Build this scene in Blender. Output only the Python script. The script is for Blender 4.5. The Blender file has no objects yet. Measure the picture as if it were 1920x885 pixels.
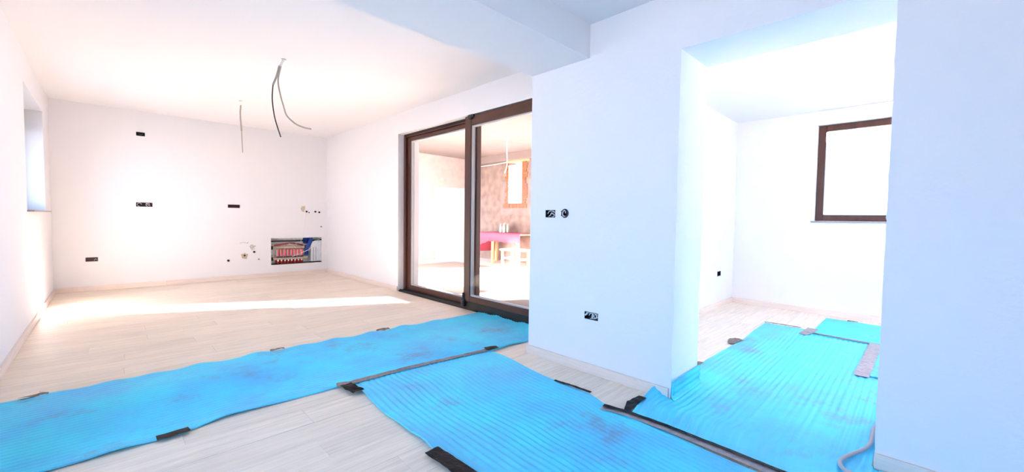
import bpy, bmesh, math, random
from mathutils import Vector, Matrix, noise
random.seed(7)
SC = bpy.context.scene
COL = SC.collection

# ------------------------------------------------------------------ camera
F_PX, CAM_Z = 763.5, 1.093
cam_d = bpy.data.cameras.new('camera'); cam = bpy.data.objects.new('camera', cam_d); COL.objects.link(cam)
cam_d.sensor_fit = 'HORIZONTAL'; cam_d.sensor_width = 36.0; cam_d.lens = F_PX / 1920 * 36
cam_d.clip_start = 0.02; cam_d.clip_end = 300
FW = Vector((0.70425425, 0.70870972, -0.04191051)); RT = Vector((0.70967827, -0.70438577, 0.01405123)); UP = Vector((0.01956293, 0.03963861, 0.99902256))
cam.matrix_world = Matrix(((RT.x, UP.x, -FW.x, 0), (RT.y, UP.y, -FW.y, 0), (RT.z, UP.z, -FW.z, CAM_Z), (0, 0, 0, 1)))
SC.camera = cam

# ------------------------------------------------------------------ sky, sun, exposure
SKY_COL, SKY_STR = (0.395, 0.62, 1.0), 2.85
SUN_COL, SUN_STR, SUN_EL = (1.0, 0.84, 0.79), 67.0, 12.5
EXPOSURE = 1.72
w = bpy.data.worlds.new('sky'); SC.world = w; w.use_nodes = True
bg = w.node_tree.nodes['Background']; bg.inputs[0].default_value = (*SKY_COL, 1); bg.inputs[1].default_value = SKY_STR
el = math.radians(SUN_EL)
sun_dir = Vector((-0.885 * math.cos(el), 0.466 * math.cos(el), -math.sin(el)))
sd = bpy.data.lights.new('sun', 'SUN'); sd.energy = SUN_STR; sd.color = SUN_COL; sd.angle = math.radians(0.9)
so = bpy.data.objects.new('sun', sd); COL.objects.link(so); so.rotation_euler = sun_dir.to_track_quat('-Z', 'Y').to_euler(); so.location = (20, -8, 8)
vs = SC.view_settings
vs.view_transform = 'Standard'; vs.look = 'None'; vs.gamma = 1.0; vs.exposure = EXPOSURE
vs.use_curve_mapping = False
SC.cycles.max_bounces = 14; SC.cycles.diffuse_bounces = 10; SC.cycles.glossy_bounces = 4; SC.cycles.transmission_bounces = 6
SC.cycles.transparent_max_bounces = 12; SC.cycles.caustics_reflective = False; SC.cycles.caustics_refractive = False
SC.cycles.sample_clamp_indirect = 12.0
def portal(name, loc, normal, sx, sy):
    l = bpy.data.lights.new(name, 'AREA'); l.shape = 'RECTANGLE'; l.size = sx; l.size_y = sy; l.cycles.is_portal = True
    o = bpy.data.objects.new(name, l); COL.objects.link(o); o.location = loc
    o.rotation_euler = Vector(normal).to_track_quat('-Z', 'Y').to_euler()
# portals guide the sampling of the sky through the window openings; they give no light of their own
portal('sky_portal', (-2.3, 0.15, 1.135), (1, 0, 0), 2.9, 2.23)
portal('sky_portal', (-0.74, 6.7, 1.7), (1, 0, 0), 1.5, 1.2)
portal('sky_portal', (-0.74, 2.95, 1.6), (1, 0, 0), 1.1, 1.3)
portal('sky_portal', (6.2, 0.3, 1.7), (-1, 0, 0), 1.3, 1.2)
portal('sky_portal', (4.225, -2.3, 1.57), (0, 1, 0), 1.45, 1.35)
portal('sky_portal', (7.7, 4.3, 1.4), (-1, 0, 0), 4.0, 2.8)

# ------------------------------------------------------------------ dimensions (metres)
XL, XR, YB, XP, XQ, YP, Y1, Y2 = -0.528, 3.036, 8.162, 2.424, 2.832, 2.232, 1.043, 0.112
ZB, ZO, ZK, ZH, ZR, XW, YW, YM = 2.228, 2.110, 2.600, 2.457, 2.423, 6.054, 1.804, 1.689
XT, YT, ZT = 7.5, 9.3, 2.78          # terrace: far wall, end wall, ceiling
XS = -2.2; YS = -2.4                 # hall behind the camera

# ------------------------------------------------------------------ materials
def nt(name):
    m = bpy.data.materials.new(name); m.use_nodes = True
    t = m.node_tree; return m, t, t.nodes['Principled BSDF']
def mat(name, col, rough=0.6, metal=0.0, bump=0.0, scale=40.0, vary=0.0, spec=0.5, stretch=(1, 1, 1)):
    m, t, p = nt(name)
    p.inputs['Base Color'].default_value = (*col, 1); p.inputs['Roughness'].default_value = rough; p.inputs['Metallic'].default_value = metal
    p.inputs['Specular IOR Level'].default_value = spec
    if bump or vary:
        tc = t.nodes.new('ShaderNodeTexCoord'); mp = t.nodes.new('ShaderNodeMapping'); mp.inputs['Scale'].default_value = stretch
        n = t.nodes.new('ShaderNodeTexNoise'); n.inputs['Scale'].default_value = scale; n.inputs['Detail'].default_value = 5
        t.links.new(tc.outputs['Object'], mp.inputs[0]); t.links.new(mp.outputs[0], n.inputs['Vector'])
        if bump:
            b = t.nodes.new('ShaderNodeBump'); b.inputs['Strength'].default_value = bump; b.inputs['Distance'].default_value = 0.01
            t.links.new(n.outputs['Fac'], b.inputs['Height']); t.links.new(b.outputs[0], p.inputs['Normal'])
        if vary:
            r = t.nodes.new('ShaderNodeValToRGB')
            r.color_ramp.elements[0].position = 0.3; r.color_ramp.elements[1].position = 0.7
            r.color_ramp.elements[0].color = (*[c * (1 - vary) for c in col], 1); r.color_ramp.elements[1].color = (*[min(1, c * (1 + vary * 0.5)) for c in col], 1)
            t.links.new(n.outputs['Fac'], r.inputs[0]); t.links.new(r.outputs[0], p.inputs['Base Color'])
    return m
PAINT = mat('white_wall_paint', (0.775, 0.77, 0.78), 0.85, bump=0.05, scale=60, spec=0.2)
CEIL = mat('white_ceiling_paint', (0.80, 0.79, 0.795), 0.9, bump=0.03, scale=30, spec=0.1)
PLASTER = mat('white_finishing_plaster', (0.77, 0.765, 0.785), 0.9, bump=0.25, scale=25, spec=0.1)
FILLER = mat('white_joint_filler', (0.93, 0.93, 0.93), 0.9, bump=0.35, scale=18, spec=0.1)  # unpainted filler; extra white also stands in for light on the doorway reveals
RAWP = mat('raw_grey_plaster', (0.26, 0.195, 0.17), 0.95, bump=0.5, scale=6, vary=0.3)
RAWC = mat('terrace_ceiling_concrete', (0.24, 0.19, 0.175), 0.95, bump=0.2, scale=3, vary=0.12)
BRICK = mat('raw_orange_brick', (0.30, 0.12, 0.05), 0.95, bump=0.8, scale=30, vary=0.4)
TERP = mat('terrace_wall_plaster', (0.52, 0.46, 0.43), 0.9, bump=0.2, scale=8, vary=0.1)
SCREED = mat('terrace_screed', (0.74, 0.68, 0.62), 0.9, bump=0.2, scale=5, vary=0.1)
GROUND = mat('pale_ground', (0.52, 0.505, 0.48), 0.95, vary=0.2, scale=1)
BROWN = mat('dark_walnut_frame', (0.078, 0.023, 0.011), 0.45, vary=0.35, scale=14, stretch=(1, 1, 0.12))
BROWNH = mat('dark_walnut_rail', (0.078, 0.023, 0.011), 0.45, vary=0.35, scale=14, stretch=(1, 0.12, 1))
BLACK = mat('black_plastic', (0.006, 0.006, 0.008), 0.5)
TRACK = mat('black_track', (0.008, 0.007, 0.007), 0.45, vary=0.5, scale=60)
GREYBEAD = mat('grey_glazing_bead', (0.45, 0.46, 0.48), 0.4)
BOXIN = mat('dark_box_plastic', (0.012, 0.004, 0.004), 0.5)
BOXRED = mat('dark_red_box_plastic', (0.05, 0.006, 0.006), 0.5)
WHITEW = mat('white_cable_sheath', (0.80, 0.80, 0.80), 0.5)
GREYW = mat('grey_conduit', (0.40, 0.365, 0.32), 0.5)
MAUVE = mat('grey_extension_cable', (0.42, 0.38, 0.42), 0.5)
STEEL = mat('galvanised_sheet', (0.66, 0.70, 0.74), 0.55, metal=0.0, vary=0.1, scale=20)
DARKSTEEL = mat('dark_slot', (0.01, 0.01, 0.012), 0.6)
NICKEL = mat('nickel_brass', (0.52, 0.40, 0.30), 0.4, metal=0.3, vary=0.3, scale=60)
CABBACK = mat('pale_cabinet_back', (0.80, 0.82, 0.79), 0.7, vary=0.2, scale=25)
REDPIPE = mat('red_heating_pipe', (0.35, 0.012, 0.012), 0.45)
PINKM = mat('pink_flow_meter', (0.75, 0.10, 0.11), 0.4)
WHITEP = mat('white_plastic', (0.78, 0.76, 0.74), 0.4)
BLUEP = mat('blue_pipe_insulation', (0.006, 0.035, 0.26), 0.6)
NAVY = mat('navy_collar', (0.01, 0.015, 0.12), 0.5)
BEIGE = mat('beige_patch', (0.62, 0.50, 0.38), 0.9, vary=0.25, scale=60)
GREYPATCH = mat('grey_plaster_patch', (0.55, 0.52, 0.50), 0.9, vary=0.3, scale=50)
SILL = mat('grey_brown_sill', (0.34, 0.27, 0.25), 0.5)
PINKC = mat('pink_tablecloth', (0.62, 0.09, 0.16), 0.85, bump=0.2, scale=30)
PINE = mat('pale_pine', (0.68, 0.42, 0.20), 0.6, vary=0.2, scale=10, stretch=(1, 1, 0.2))
BOTTLE = mat('pale_green_glass', (0.32, 0.48, 0.38), 0.15)
TAPEB = mat('black_tape', (0.005, 0.0045, 0.006), 0.5, bump=0.5, scale=70, vary=0.5, spec=0.2)
TAPEG = mat('grey_tape', (0.22, 0.19, 0.20), 0.5, bump=0.4, scale=50, vary=0.35)
TAPEL = mat('silver_grey_tape', (0.34, 0.30, 0.32), 0.5, bump=0.4, scale=40, vary=0.25)
TAPEBR = mat('brown_grey_tape', (0.20, 0.15, 0.12), 0.55, bump=0.4, scale=60, vary=0.5)

def glass_mat():
    m = bpy.data.materials.new('window_glass'); m.use_nodes = True; t = m.node_tree
    for n in list(t.nodes): t.nodes.remove(n)
    o = t.nodes.new('ShaderNodeOutputMaterial'); mx = t.nodes.new('ShaderNodeMixShader'); lw = t.nodes.new('ShaderNodeLayerWeight'); lw.inputs[0].default_value = 0.5
    pw = t.nodes.new('ShaderNodeMath'); pw.operation = 'POWER'; pw.inputs[1].default_value = 5.0; t.links.new(lw.outputs['Facing'], pw.inputs[0])
    f = t.nodes.new('ShaderNodeMapRange'); f.inputs['To Min'].default_value = 0.003; f.inputs['To Max'].default_value = 0.8; t.links.new(pw.outputs[0], f.inputs[0])
    tr = t.nodes.new('ShaderNodeBsdfTransparent'); tr.inputs[0].default_value = (0.95, 0.96, 0.96, 1); g = t.nodes.new('ShaderNodeBsdfGlossy'); g.inputs['Roughness'].default_value = 0.02
    t.links.new(f.outputs[0], mx.inputs[0]); t.links.new(tr.outputs[0], mx.inputs[1]); t.links.new(g.outputs[0], mx.inputs[2]); t.links.new(mx.outputs[0], o.inputs[0])
    return m
GLASS = glass_mat()

def wood_mat(name, base, tone=0.10, grain=0.16, stretch=(0.9, 14, 1)):
    m, t, p = nt(name); N, L = t.nodes.new, t.links.new
    tc = N('ShaderNodeTexCoord'); oi = N('ShaderNodeObjectInfo'); mp = N('ShaderNodeMapping'); mp.inputs['Scale'].default_value = stretch
    cb = N('ShaderNodeCombineXYZ'); mul = N('ShaderNodeMath'); mul.operation = 'MULTIPLY'; mul.inputs[1].default_value = 37
    L(oi.outputs['Random'], mul.inputs[0]); L(mul.outputs[0], cb.inputs[0]); L(mul.outputs[0], cb.inputs[1]); L(cb.outputs[0], mp.inputs['Location'])
    L(tc.outputs['Object'], mp.inputs[0])
    n = N('ShaderNodeTexNoise'); n.inputs['Scale'].default_value = 3.0; n.inputs['Detail'].default_value = 8; n.inputs['Roughness'].default_value = 0.65; n.inputs['Distortion'].default_value = 0.6
    L(mp.outputs[0], n.inputs['Vector'])
    r = N('ShaderNodeValToRGB'); r.color_ramp.elements[0].position = 0.33; r.color_ramp.elements[1].position = 0.66
    r.color_ramp.elements[0].color = (*[c * (1 - grain) for c in base], 1); r.color_ramp.elements[1].color = (*[min(1, c * 1.05) for c in base], 1)
    L(n.outputs['Fac'], r.inputs[0])
    mr = N('ShaderNodeMapRange'); mr.inputs['To Min'].default_value = 1 - tone; mr.inputs['To Max'].default_value = 1.02
    L(oi.outputs['Random'], mr.inputs[0])
    mx = N('ShaderNodeMix'); mx.data_type = 'RGBA'; mx.blend_type = 'MULTIPLY'; mx.inputs[0].default_value = 1
    L(r.outputs[0], mx.inputs[6]); L(mr.outputs[0], mx.inputs[7]); L(mx.outputs[2], p.inputs['Base Color'])
    p.inputs['Roughness'].default_value = 0.5; p.inputs['Specular IOR Level'].default_value = 0.35
    return m
OAK = wood_mat('whitewashed_oak_laminate', (0.85, 0.745, 0.62), 0.07, 0.17)
OAKB = wood_mat('pale_oak_baseboard', (0.78, 0.68, 0.61), 0.04, 0.10, (0.9, 14, 14))
OAKBY = wood_mat('pale_oak_baseboard_lengthwise', (0.78, 0.68, 0.61), 0.04, 0.10, (14, 0.9, 14))
SUBF = mat('plank_joint_brown', (0.30, 0.25, 0.21), 0.9)  # even brown of the slab that shows between planks

def foam_mat():
    m, t, p = nt('blue_foam_underlay'); N, L = t.nodes.new, t.links.new
    tc = N('ShaderNodeTexCoord')
    n = N('ShaderNodeTexNoise'); n.inputs['Scale'].default_value = 2.4; n.inputs['Detail'].default_value = 7; n.inputs['Roughness'].default_value = 0.62
    L(tc.outputs['Object'], n.inputs['Vector'])
    r = N('ShaderNodeValToRGB'); r.color_ramp.elements[0].position = 0.30; r.color_ramp.elements[1].position = 0.62
    r.color_ramp.elements[0].color = (0.10, 0.50, 0.87, 1); r.color_ramp.elements[1].color = (0.075, 0.71, 0.94, 1)
    L(n.outputs['Fac'], r.inputs[0])
    n2 = N('ShaderNodeTexNoise'); n2.inputs['Scale'].default_value = 2.3; n2.inputs['Detail'].default_value = 10; n2.inputs['Roughness'].default_value = 0.72
    mp = N('ShaderNodeMapping'); mp.inputs['Location'].default_value = (3.3, 1.7, 0); L(tc.outputs['Object'], mp.inputs[0]); L(mp.outputs[0], n2.inputs['Vector'])
    r2 = N('ShaderNodeValToRGB'); r2.color_ramp.elements[0].position = 0.55; r2.color_ramp.elements[1].position = 0.69
    r2.color_ramp.elements[0].color = (0, 0, 0, 1); r2.color_ramp.elements[1].color = (0.7, 0.7, 0.7, 1)
    L(n2.outputs['Fac'], r2.inputs[0])
    mx = N('ShaderNodeMix'); mx.data_type = 'RGBA'; L(r2.outputs[0], mx.inputs[0]); L(r.outputs[0], mx.inputs[6]); mx.inputs[7].default_value = (0.17, 0.25, 0.46, 1)
    L(mx.outputs[2], p.inputs['Base Color'])
    p.inputs['Roughness'].default_value = 0.5; p.inputs['Specular IOR Level'].default_value = 0.4
    return m
FOAM = foam_mat()

# ------------------------------------------------------------------ helpers
def link(name, me, m, parent=None):
    o = bpy.data.objects.new(name, me); COL.objects.link(o)
    if m is not None and not me.materials: me.materials.append(m)
    if parent is not None: o.parent = parent
    return o
class MB:
    """collects shapes and builds ONE mesh object; with a parent at `org` the mesh is local to it"""
    def __init__(s): s.bm = bmesh.new()
    def box(s, a, b, bev=0.0):
        a, b = [min(x, y) for x, y in zip(a, b)], [max(x, y) for x, y in zip(a, b)]
        g = bmesh.ops.create_cube(s.bm, size=1)
        for v in g['verts']:
            v.co = Vector([a[i] + (v.co[i] + 0.5) * (b[i] - a[i]) for i in range(3)])
        if bev:
            es = list({e for v in g['verts'] for e in v.link_edges})
            bmesh.ops.bevel(s.bm, geom=es, offset=bev, segments=1, affect='EDGES', profile=0.5)
        return s
    def cyl(s, p, q, r, r2=None, n=14, caps=True):
        p, q = Vector(p), Vector(q); d = q - p
        M = Matrix.Translation((p + q) / 2) @ d.to_track_quat('Z', 'Y').to_matrix().to_4x4()
        bmesh.ops.create_cone(s.bm, cap_ends=caps, segments=n, radius1=r, radius2=r if r2 is None else r2, depth=d.length, matrix=M)
        return s
    def lathe(s, c, prof, n=16, axis='Z'):
        c = Vector(c); rings = []
        for r, h in prof:
            ring = []
            for k in range(n):
                a = 2 * math.pi * k / n; x, y = r * math.cos(a), r * math.sin(a)
                d = {'Z': (x, y, h), 'Y': (x, h, y), 'X': (h, x, y)}[axis]
                ring.append(s.bm.verts.new(c + Vector(d)))
            rings.append(ring)
        for A, B in zip(rings, rings[1:]):
            for k in range(n): s.bm.faces.new((A[k], A[(k + 1) % n], B[(k + 1) % n], B[k]))
        s.bm.faces.new(rings[0]); s.bm.faces.new(rings[-1])
        return s
    def tube(s, pts, r, n=8, sub=6, closed=False):
        P = [Vector(p) for p in pts]; Q = []
        m = len(P); R = range(m if closed else m - 1)
        for i in R:
            p0 = P[(i - 1) % m] if closed or i > 0 else P[i] * 2 - P[i + 1]
            p1, p2 = P[i], P[(i + 1) % m]
            p3 = P[(i + 2) % m] if closed or i + 2 < m else P[i + 1] * 2 - P[i]
            for k in range(sub):
                u = k / sub
                Q.append(0.5 * ((2 * p1) + (p2 - p0) * u + (2 * p0 - 5 * p1 + 4 * p2 - p3) * u * u + (3 * p1 - p0 - 3 * p2 + p3) * u ** 3))
        if not closed: Q.append(P[-1].copy())
        rings = []; up = Vector((0.12, 0.31, 0.94))
        for i, q in enumerate(Q):
            t = (Q[(i + 1) % len(Q)] if closed else Q[min(i + 1, len(Q) - 1)]) - (Q[i - 1] if closed or i else Q[0])
            t.normalize(); x = t.cross(up)
            if x.length < 1e-4: x = t.cross(Vector((1, 0, 0)))
            x.normalize(); y = t.cross(x); up = -y if (-y).dot(up) > y.dot(up) else y
            rings.append([s.bm.verts.new(q + (x * math.cos(2 * math.pi * k / n) + y * math.sin(2 * math.pi * k / n)) * r) for k in range(n)])
        prs = list(zip(rings, rings[1:])) + ([(rings[-1], rings[0])] if closed else [])
        for A, B in prs:
            for k in range(n):
                try: s.bm.faces.new((A[k], A[(k + 1) % n], B[(k + 1) % n], B[k]))
                except ValueError: pass
        if not closed: s.bm.faces.new(rings[0][::-1]); s.bm.faces.new(rings[-1])
        return s
    def quad(s, *v): s.bm.faces.new([s.bm.verts.new(p) for p in v]); return s
    def build(s, name, m, parent=None, smooth=False):
        bmesh.ops.recalc_face_normals(s.bm, faces=s.bm.faces)
        if parent is not None:
            org = parent['_o'] if '_o' in parent else None
            T = parent; off = Vector((0, 0, 0))
            while T is not None: off += T.location; T = T.parent
            for v in s.bm.verts: v.co -= off
        me = bpy.data.meshes.new(name); s.bm.to_mesh(me); s.bm.free()
        if smooth:
            for f in me.polygons: f.use_smooth = True
            if m is FOAM: me.set_sharp_from_angle(angle=math.radians(50))
        return link(name, me, m, parent)
def thing(name, label, cat, loc=(0, 0, 0), group=None):
    o = bpy.data.objects.new(name, None); COL.objects.link(o); o.location = loc; o.empty_display_size = 0.05
    return tag(o, label, cat, group)
def tag(o, label, cat, group=None, kind=None):
    o['label'] = label; o['category'] = cat
    if group: o['group'] = group
    if kind: o['kind'] = kind
    return o
def struct(o, label=None):
    o['kind'] = 'structure'
    if label: o['label'] = label
    return o

def wall(name, axis, pos, sgn, thick, a, b, holes, m, label=None, jitter=(), reveal=None):
    """wall slab whose face lies at axis=pos and whose body goes sgn*thick behind it; a, b are its two spans (other horizontal axis, z);
    holes = (a0, a1, b0, b1, depth) with depth None for a hole right through"""
    As = sorted({*a, *[h[0] for h in holes], *[h[1] for h in holes]}); Bs = sorted({*b, *[h[2] for h in holes], *[h[3] for h in holes]})
    As = [x for x in As if a[0] <= x <= a[1]]; Bs = [x for x in Bs if b[0] <= x <= b[1]]
    # finer steps up the edges so that hand-made corners can wander a little
    if jitter:
        n = 60; Bs = sorted(set(Bs) | {b[0] + (b[1] - b[0]) * k / n for k in range(1, n)})
        As = sorted(set(As) | {a[0] + (a[1] - a[0]) * k / 50 for k in range(1, 50)})
    def dep(i, j):
        if i < 0 or j < 0 or i >= len(As) - 1 or j >= len(Bs) - 1: return 'out'
        x, z = (As[i] + As[i + 1]) / 2, (Bs[j] + Bs[j + 1]) / 2; d = 0.0
        for h in holes:
            if h[0] < x < h[1] and h[2] < z < h[3]: d = thick if h[4] is None else h[4]
        return d
    bm = bmesh.new(); cache = {}
    def V(i, j, d):
        k = (i, j, round(d, 5))
        if k not in cache:
            x, z = As[i], Bs[j]; p = pos
            for (ja, jb) in jitter:
                if ja is not None and abs(x - ja) < 1e-5: x += 0.0035 * noise.noise((z * 19, ja, d * 8)) + 0.002 * noise.noise((z * 61, 3, d * 8))
                if jb is not None and abs(z - jb) < 1e-5: z += 0.004 * noise.noise((x * 17, jb, d * 8))
            p += sgn * d
            cache[k] = bm.verts.new((p, x, z) if axis == 'X' else (x, p, z))
        return cache[k]
    def F(*vs, mi=0):
        try: bm.faces.new(vs).material_index = mi
        except ValueError: pass
    for i in range(len(As) - 1):
        for j in range(len(Bs) - 1):
            d = dep(i, j)
            if d < thick:
                F(V(i, j, d), V(i + 1, j, d), V(i + 1, j + 1, d), V(i, j + 1, d))
                F(V(i, j, thick), V(i, j + 1, thick), V(i + 1, j + 1, thick), V(i + 1, j, thick))
            for (di, dj, e) in ((-1, 0, ((i, j), (i, j + 1))), (1, 0, ((i + 1, j), (i + 1, j + 1))), (0, -1, ((i, j), (i + 1, j))), (0, 1, ((i, j + 1), (i + 1, j + 1)))):
                q = dep(i + di, j + dj)
                lo, hi = None, None
                if q == 'out':
                    if d < thick: lo, hi = d, thick
                elif d < q: lo, hi = d, q
                if lo is not None and hi > lo:
                    F(V(*e[0], lo), V(*e[1], lo), V(*e[1], hi), V(*e[0], hi), mi=1 if reveal and q != 'out' and hi == thick else 0)
    bmesh.ops.recalc_face_normals(bm, faces=bm.faces)
    me = bpy.data.meshes.new(name); bm.to_mesh(me); bm.free()
    o = link(name, me, m)
    if reveal: me.materials.append(reveal)
    return struct(o, label)
def slab(name, a, b, m, label=None):
    return struct(MB().box(a, b).build(name, m), label)

# ------------------------------------------------------------------ room shell
SB = [(0.322, 0.419, 2.236, 2.292, 0.05), (0.303, 0.485, 1.197, 1.260, 0.05), (1.427, 1.599, 1.212, 1.268, 0.05), (-0.228, -0.105, 0.416, 0.474, 0.05)]
CAB = (2.055, 2.932, 0.205, 0.691, 0.12)
wall_back = wall('wall_back', 'Y', YB, 1, 0.3, (XL - 0.35, XR + 0.35), (-0.05, ZK + 0.2), SB + [CAB], PAINT, 'white kitchen back wall with wall boxes and heating cabinet')
wall('wall_left', 'X', XL, -1, 0.35, (YP, YB + 0.3), (-0.05, ZK + 0.2), [(5.88, 7.47, 1.112, 2.30, None), (2.40, 3.50, 0.95, 2.30, None)], PAINT, 'white left wall with deep window recess')
wall('wall_door', 'X', XR, 1, 0.35, (YP, YB + 0.3), (-0.05, ZK + 0.2), [(2.72, 5.44, -0.05, 2.305, None)], PAINT, 'white wall around the brown sliding door')
PB = [(1.975, 2.072, 1.108, 1.166, 0.05), (1.574, 1.688, 0.385, 0.438, 0.05), (1.859, 1.903, 1.118, 1.162, 0.05)]
wall_pier = wall('wall_pier', 'X', XP, 1, XQ - XP, (YS - 0.3, YP), (-0.05, ZH + 0.2), [(Y2, Y1, -0.05, ZO, None)] + PB, PLASTER, 'bluish white wall with the rough plastered doorway', jitter=((Y1, None), (Y2, None), (None, ZO)), reveal=FILLER)
wall('wall_terrace_side', 'Y', YW, 1, YP - YW, (XQ, XW + 0.3), (-0.05, ZT + 0.1), [(5.464, 5.587, 0.400, 0.463, 0.05)], PAINT, 'white wall at the left of the far room')
wall('wall_far_room', 'X', XW, 1, 0.3, (YS, YW), (-0.05, ZR + 0.2), [(-0.30, 0.925, 1.118, 2.262, None)], PAINT, 'white far wall with the brown framed window')
wall('wall_far_room_south', 'Y', -2.2, -1, 0.3, (XQ, XW + 0.3), (-0.05, ZR + 0.2), [(3.5, 4.95, 0.9, 2.25, None)], PAINT, 'white wall with a wide window out of view')
wall('wall_hall_west', 'X', XS, -1, 0.3, (YS - 0.3, YP + 0.3), (-0.05, ZK + 0.2), [(-1.3, 1.6, 0.02, 2.25, None)], PAINT, 'hall wall with wide window behind the camera')
wall('wall_hall_south', 'Y', YS, -1, 0.3, (XS, XP), (-0.05, ZK + 0.2), [], PAINT, 'plain hall wall behind the camera')
wall('wall_hall_north', 'Y', YP, 1, 0.3, (XS - 0.3, XL - 0.35), (-0.05, ZK + 0.2), [], PAINT, 'plain hall wall left of the kitchen')
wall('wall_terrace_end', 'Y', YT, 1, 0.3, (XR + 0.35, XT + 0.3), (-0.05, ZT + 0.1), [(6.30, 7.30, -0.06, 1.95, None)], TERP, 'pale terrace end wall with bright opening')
wall('wall_terrace_far', 'X', XT, 1, 0.3, (1.4, YT), (-0.05, ZT + 0.1), [(1.42, 1.84, -0.06, 0.9, None), (2.62, 3.20, -0.06, 0.9, None), (1.84, 2.11, -0.06, 1.0, None), (1.91, 2.11, 1.0, 1.25, None), (1.98, 2.11, 1.25, 1.55, None), (2.05, 2.11, 1.55, 1.9, None), (2.11, 2.62, -0.06, 2.70, None), (3.20, 6.15, -0.06, 2.55, None), (7.20, 7.69, 1.50, 2.555, None)], RAWP, 'raw plastered far wall of the terrace')  # unseen stepped openings shaped to form the sun strip on the kitchen floor
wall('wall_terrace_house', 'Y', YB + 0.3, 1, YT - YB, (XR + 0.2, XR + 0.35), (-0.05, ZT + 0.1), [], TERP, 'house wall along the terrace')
slab('ceiling_kitchen', (XL - 0.35, YP - 0.05, ZK), (XR + 0.35, YB + 0.3, ZK + 0.2), CEIL, 'white kitchen ceiling')
slab('ceiling_hall', (XS - 0.3, YS - 0.3, ZH), (XP + 0.2, YM + 0.02, ZH + 0.2), CEIL, 'bluish white hall ceiling in front of the beam')
slab('ceiling_far_room', (XQ - 0.1, YS - 0.3, ZR), (XW + 0.3, YW + 0.1, ZR + 0.2), CEIL, 'white ceiling of the far room')
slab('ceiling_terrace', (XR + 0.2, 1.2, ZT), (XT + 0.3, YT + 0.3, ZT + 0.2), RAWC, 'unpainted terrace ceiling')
slab('ceiling_beam', (XS - 0.3, YM, ZB), (XP + 0.01, YP, ZK + 0.1), CEIL, 'broad white ceiling beam crossing to the pier wall')
struct(MB().box((XT - 0.14, YP, 2.60), (XT, YT, ZT)).build('terrace_lintel', RAWC), 'concrete lintel over the terrace window')
wall('wall_terrace_south', 'Y', 1.4, -1, 0.2, (XW + 0.3, XT + 0.3), (-0.05, ZT + 0.1), [], PLASTER, 'terrace side wall out of view')
slab('wall_sun_block', (9.0, -8, -0.4), (9.2, -0.3, 2.80), PLASTER, 'added wall outside, unseen, blocking sun from the far room')  # added out of view to keep most of the sun off the far window
slab('floor_terrace', (XR + 0.02, 1.4, -0.12), (XT + 0.6, YT + 9, -0.02), SCREED, 'sunlit terrace floor')
slab('ground', (-60, -60, -0.6), (60, 60, -0.3), GROUND, 'pale ground outside')

# floor: slab below, laminate planks as pieces
floor = struct(MB().box((XS - 0.3, YS - 0.3, -0.15), (XW + 0.2, YB + 0.2, -0.008)).build('floor', SUBF), 'pale whitewashed oak laminate floor')
PW, PL = 0.192, 1.285
plank_cache = {}
def plank(x0, x1, y0, y1):
    k = (round(x1 - x0, 4), round(y1 - y0, 4))
    if k not in plank_cache:
        L, W = k; b = 0.0016; me = bpy.data.meshes.new('plank')
        vs_ = [(0, 0, -.007), (L, 0, -.007), (L, W, -.007), (0, W, -.007), (0, 0, -b), (L, 0, -b), (L, W, -b), (0, W, -b), (b, b, 0), (L - b, b, 0), (L - b, W - b, 0), (b, W - b, 0)]
        fs = [(0, 1, 5, 4), (1, 2, 6, 5), (2, 3, 7, 6), (3, 0, 4, 7), (4, 5, 9, 8), (5, 6, 10, 9), (6, 7, 11, 10), (7, 4, 8, 11), (8, 9, 10, 11), (3, 2, 1, 0)]
        me.from_pydata(vs_, [], fs); me.materials.append(OAK); plank_cache[k] = me
    o = bpy.data.objects.new('plank', plank_cache[k]); COL.objects.link(o); o.parent = floor; o.location = (x0, y0, 0)
def plank_rows(xa, xb, ya, yb, seed):
    rr = random.Random(seed); y = ya; i = 0
    while y < yb - 0.01:
        y1 = min(y + PW, yb); off = (i * 0.43 + 0.2 * rr.random()) % 1.0 * PL
        x = xa; nx = xa + (off if off > 0.2 else PL)
        while x < xb - 0.005:
            nx = min(nx, xb)
            if xb - nx < 0.12: nx = xb
            plank(x + .0003, nx - .0003, y + .0003, y1 - .0003); x = nx; nx = x + PL
        y = y1; i += 1
plank_rows(XL, XR, YP, YB, 1)
plank_rows(-0.9, XP, -0.46, YP, 2)
plank_rows(XP, XQ, Y2, Y1, 3)
plank_rows(XQ, XW, -0.35, YW, 4)

# baseboards, each made of lengths
BH, BT = 0.07, 0.016
def baseboard(name, pieces, label):
    root = bpy.data.objects.new(name, None); COL.objects.link(root); struct(root, label)
    for a, b in pieces:
        mb = MB(); mb.box((*a, 0), (*b, BH), 0.002); mb.build('board', OAKB if abs(b[0] - a[0]) > abs(b[1] - a[1]) else OAKBY, root)
    return root
baseboard('baseboard_back', [((XL + BT, YB - BT), (0.62, YB)), ((0.621, YB - BT), (2.99, YB)), ((2.991, YB - BT), (XR - BT, YB))], 'pale oak baseboard along the kitchen back wall')
baseboard('baseboard_left', [((XL, 5.2), (XL + BT, YB - 0.002)), ((XL, 2.8), (XL + BT, 5.199))], 'pale oak baseboard along the left wall')
baseboard('baseboard_door', [((XR - BT, 5.445), (XR, 7.3)), ((XR - BT, 7.301), (XR, YB - 0.002))], 'pale oak baseboard between back corner and sliding door')
baseboard('baseboard_pier', [((XP - BT, Y1 + 0.012), (XP, YP + BT)), ], 'pale oak baseboard at the foot of the pier wall')
baseboard('baseboard_pier_right', [((XP - BT, -1.2), (XP, -0.18)), ((XP - BT, -0.179), (XP, Y2 - 0.002))], 'baseboard at the foot of the bluish right wall')
baseboard('baseboard_terrace_side', [((XQ, YW - BT), (XW - BT, YW))], 'pale oak baseboard at the left of the far room')
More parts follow.
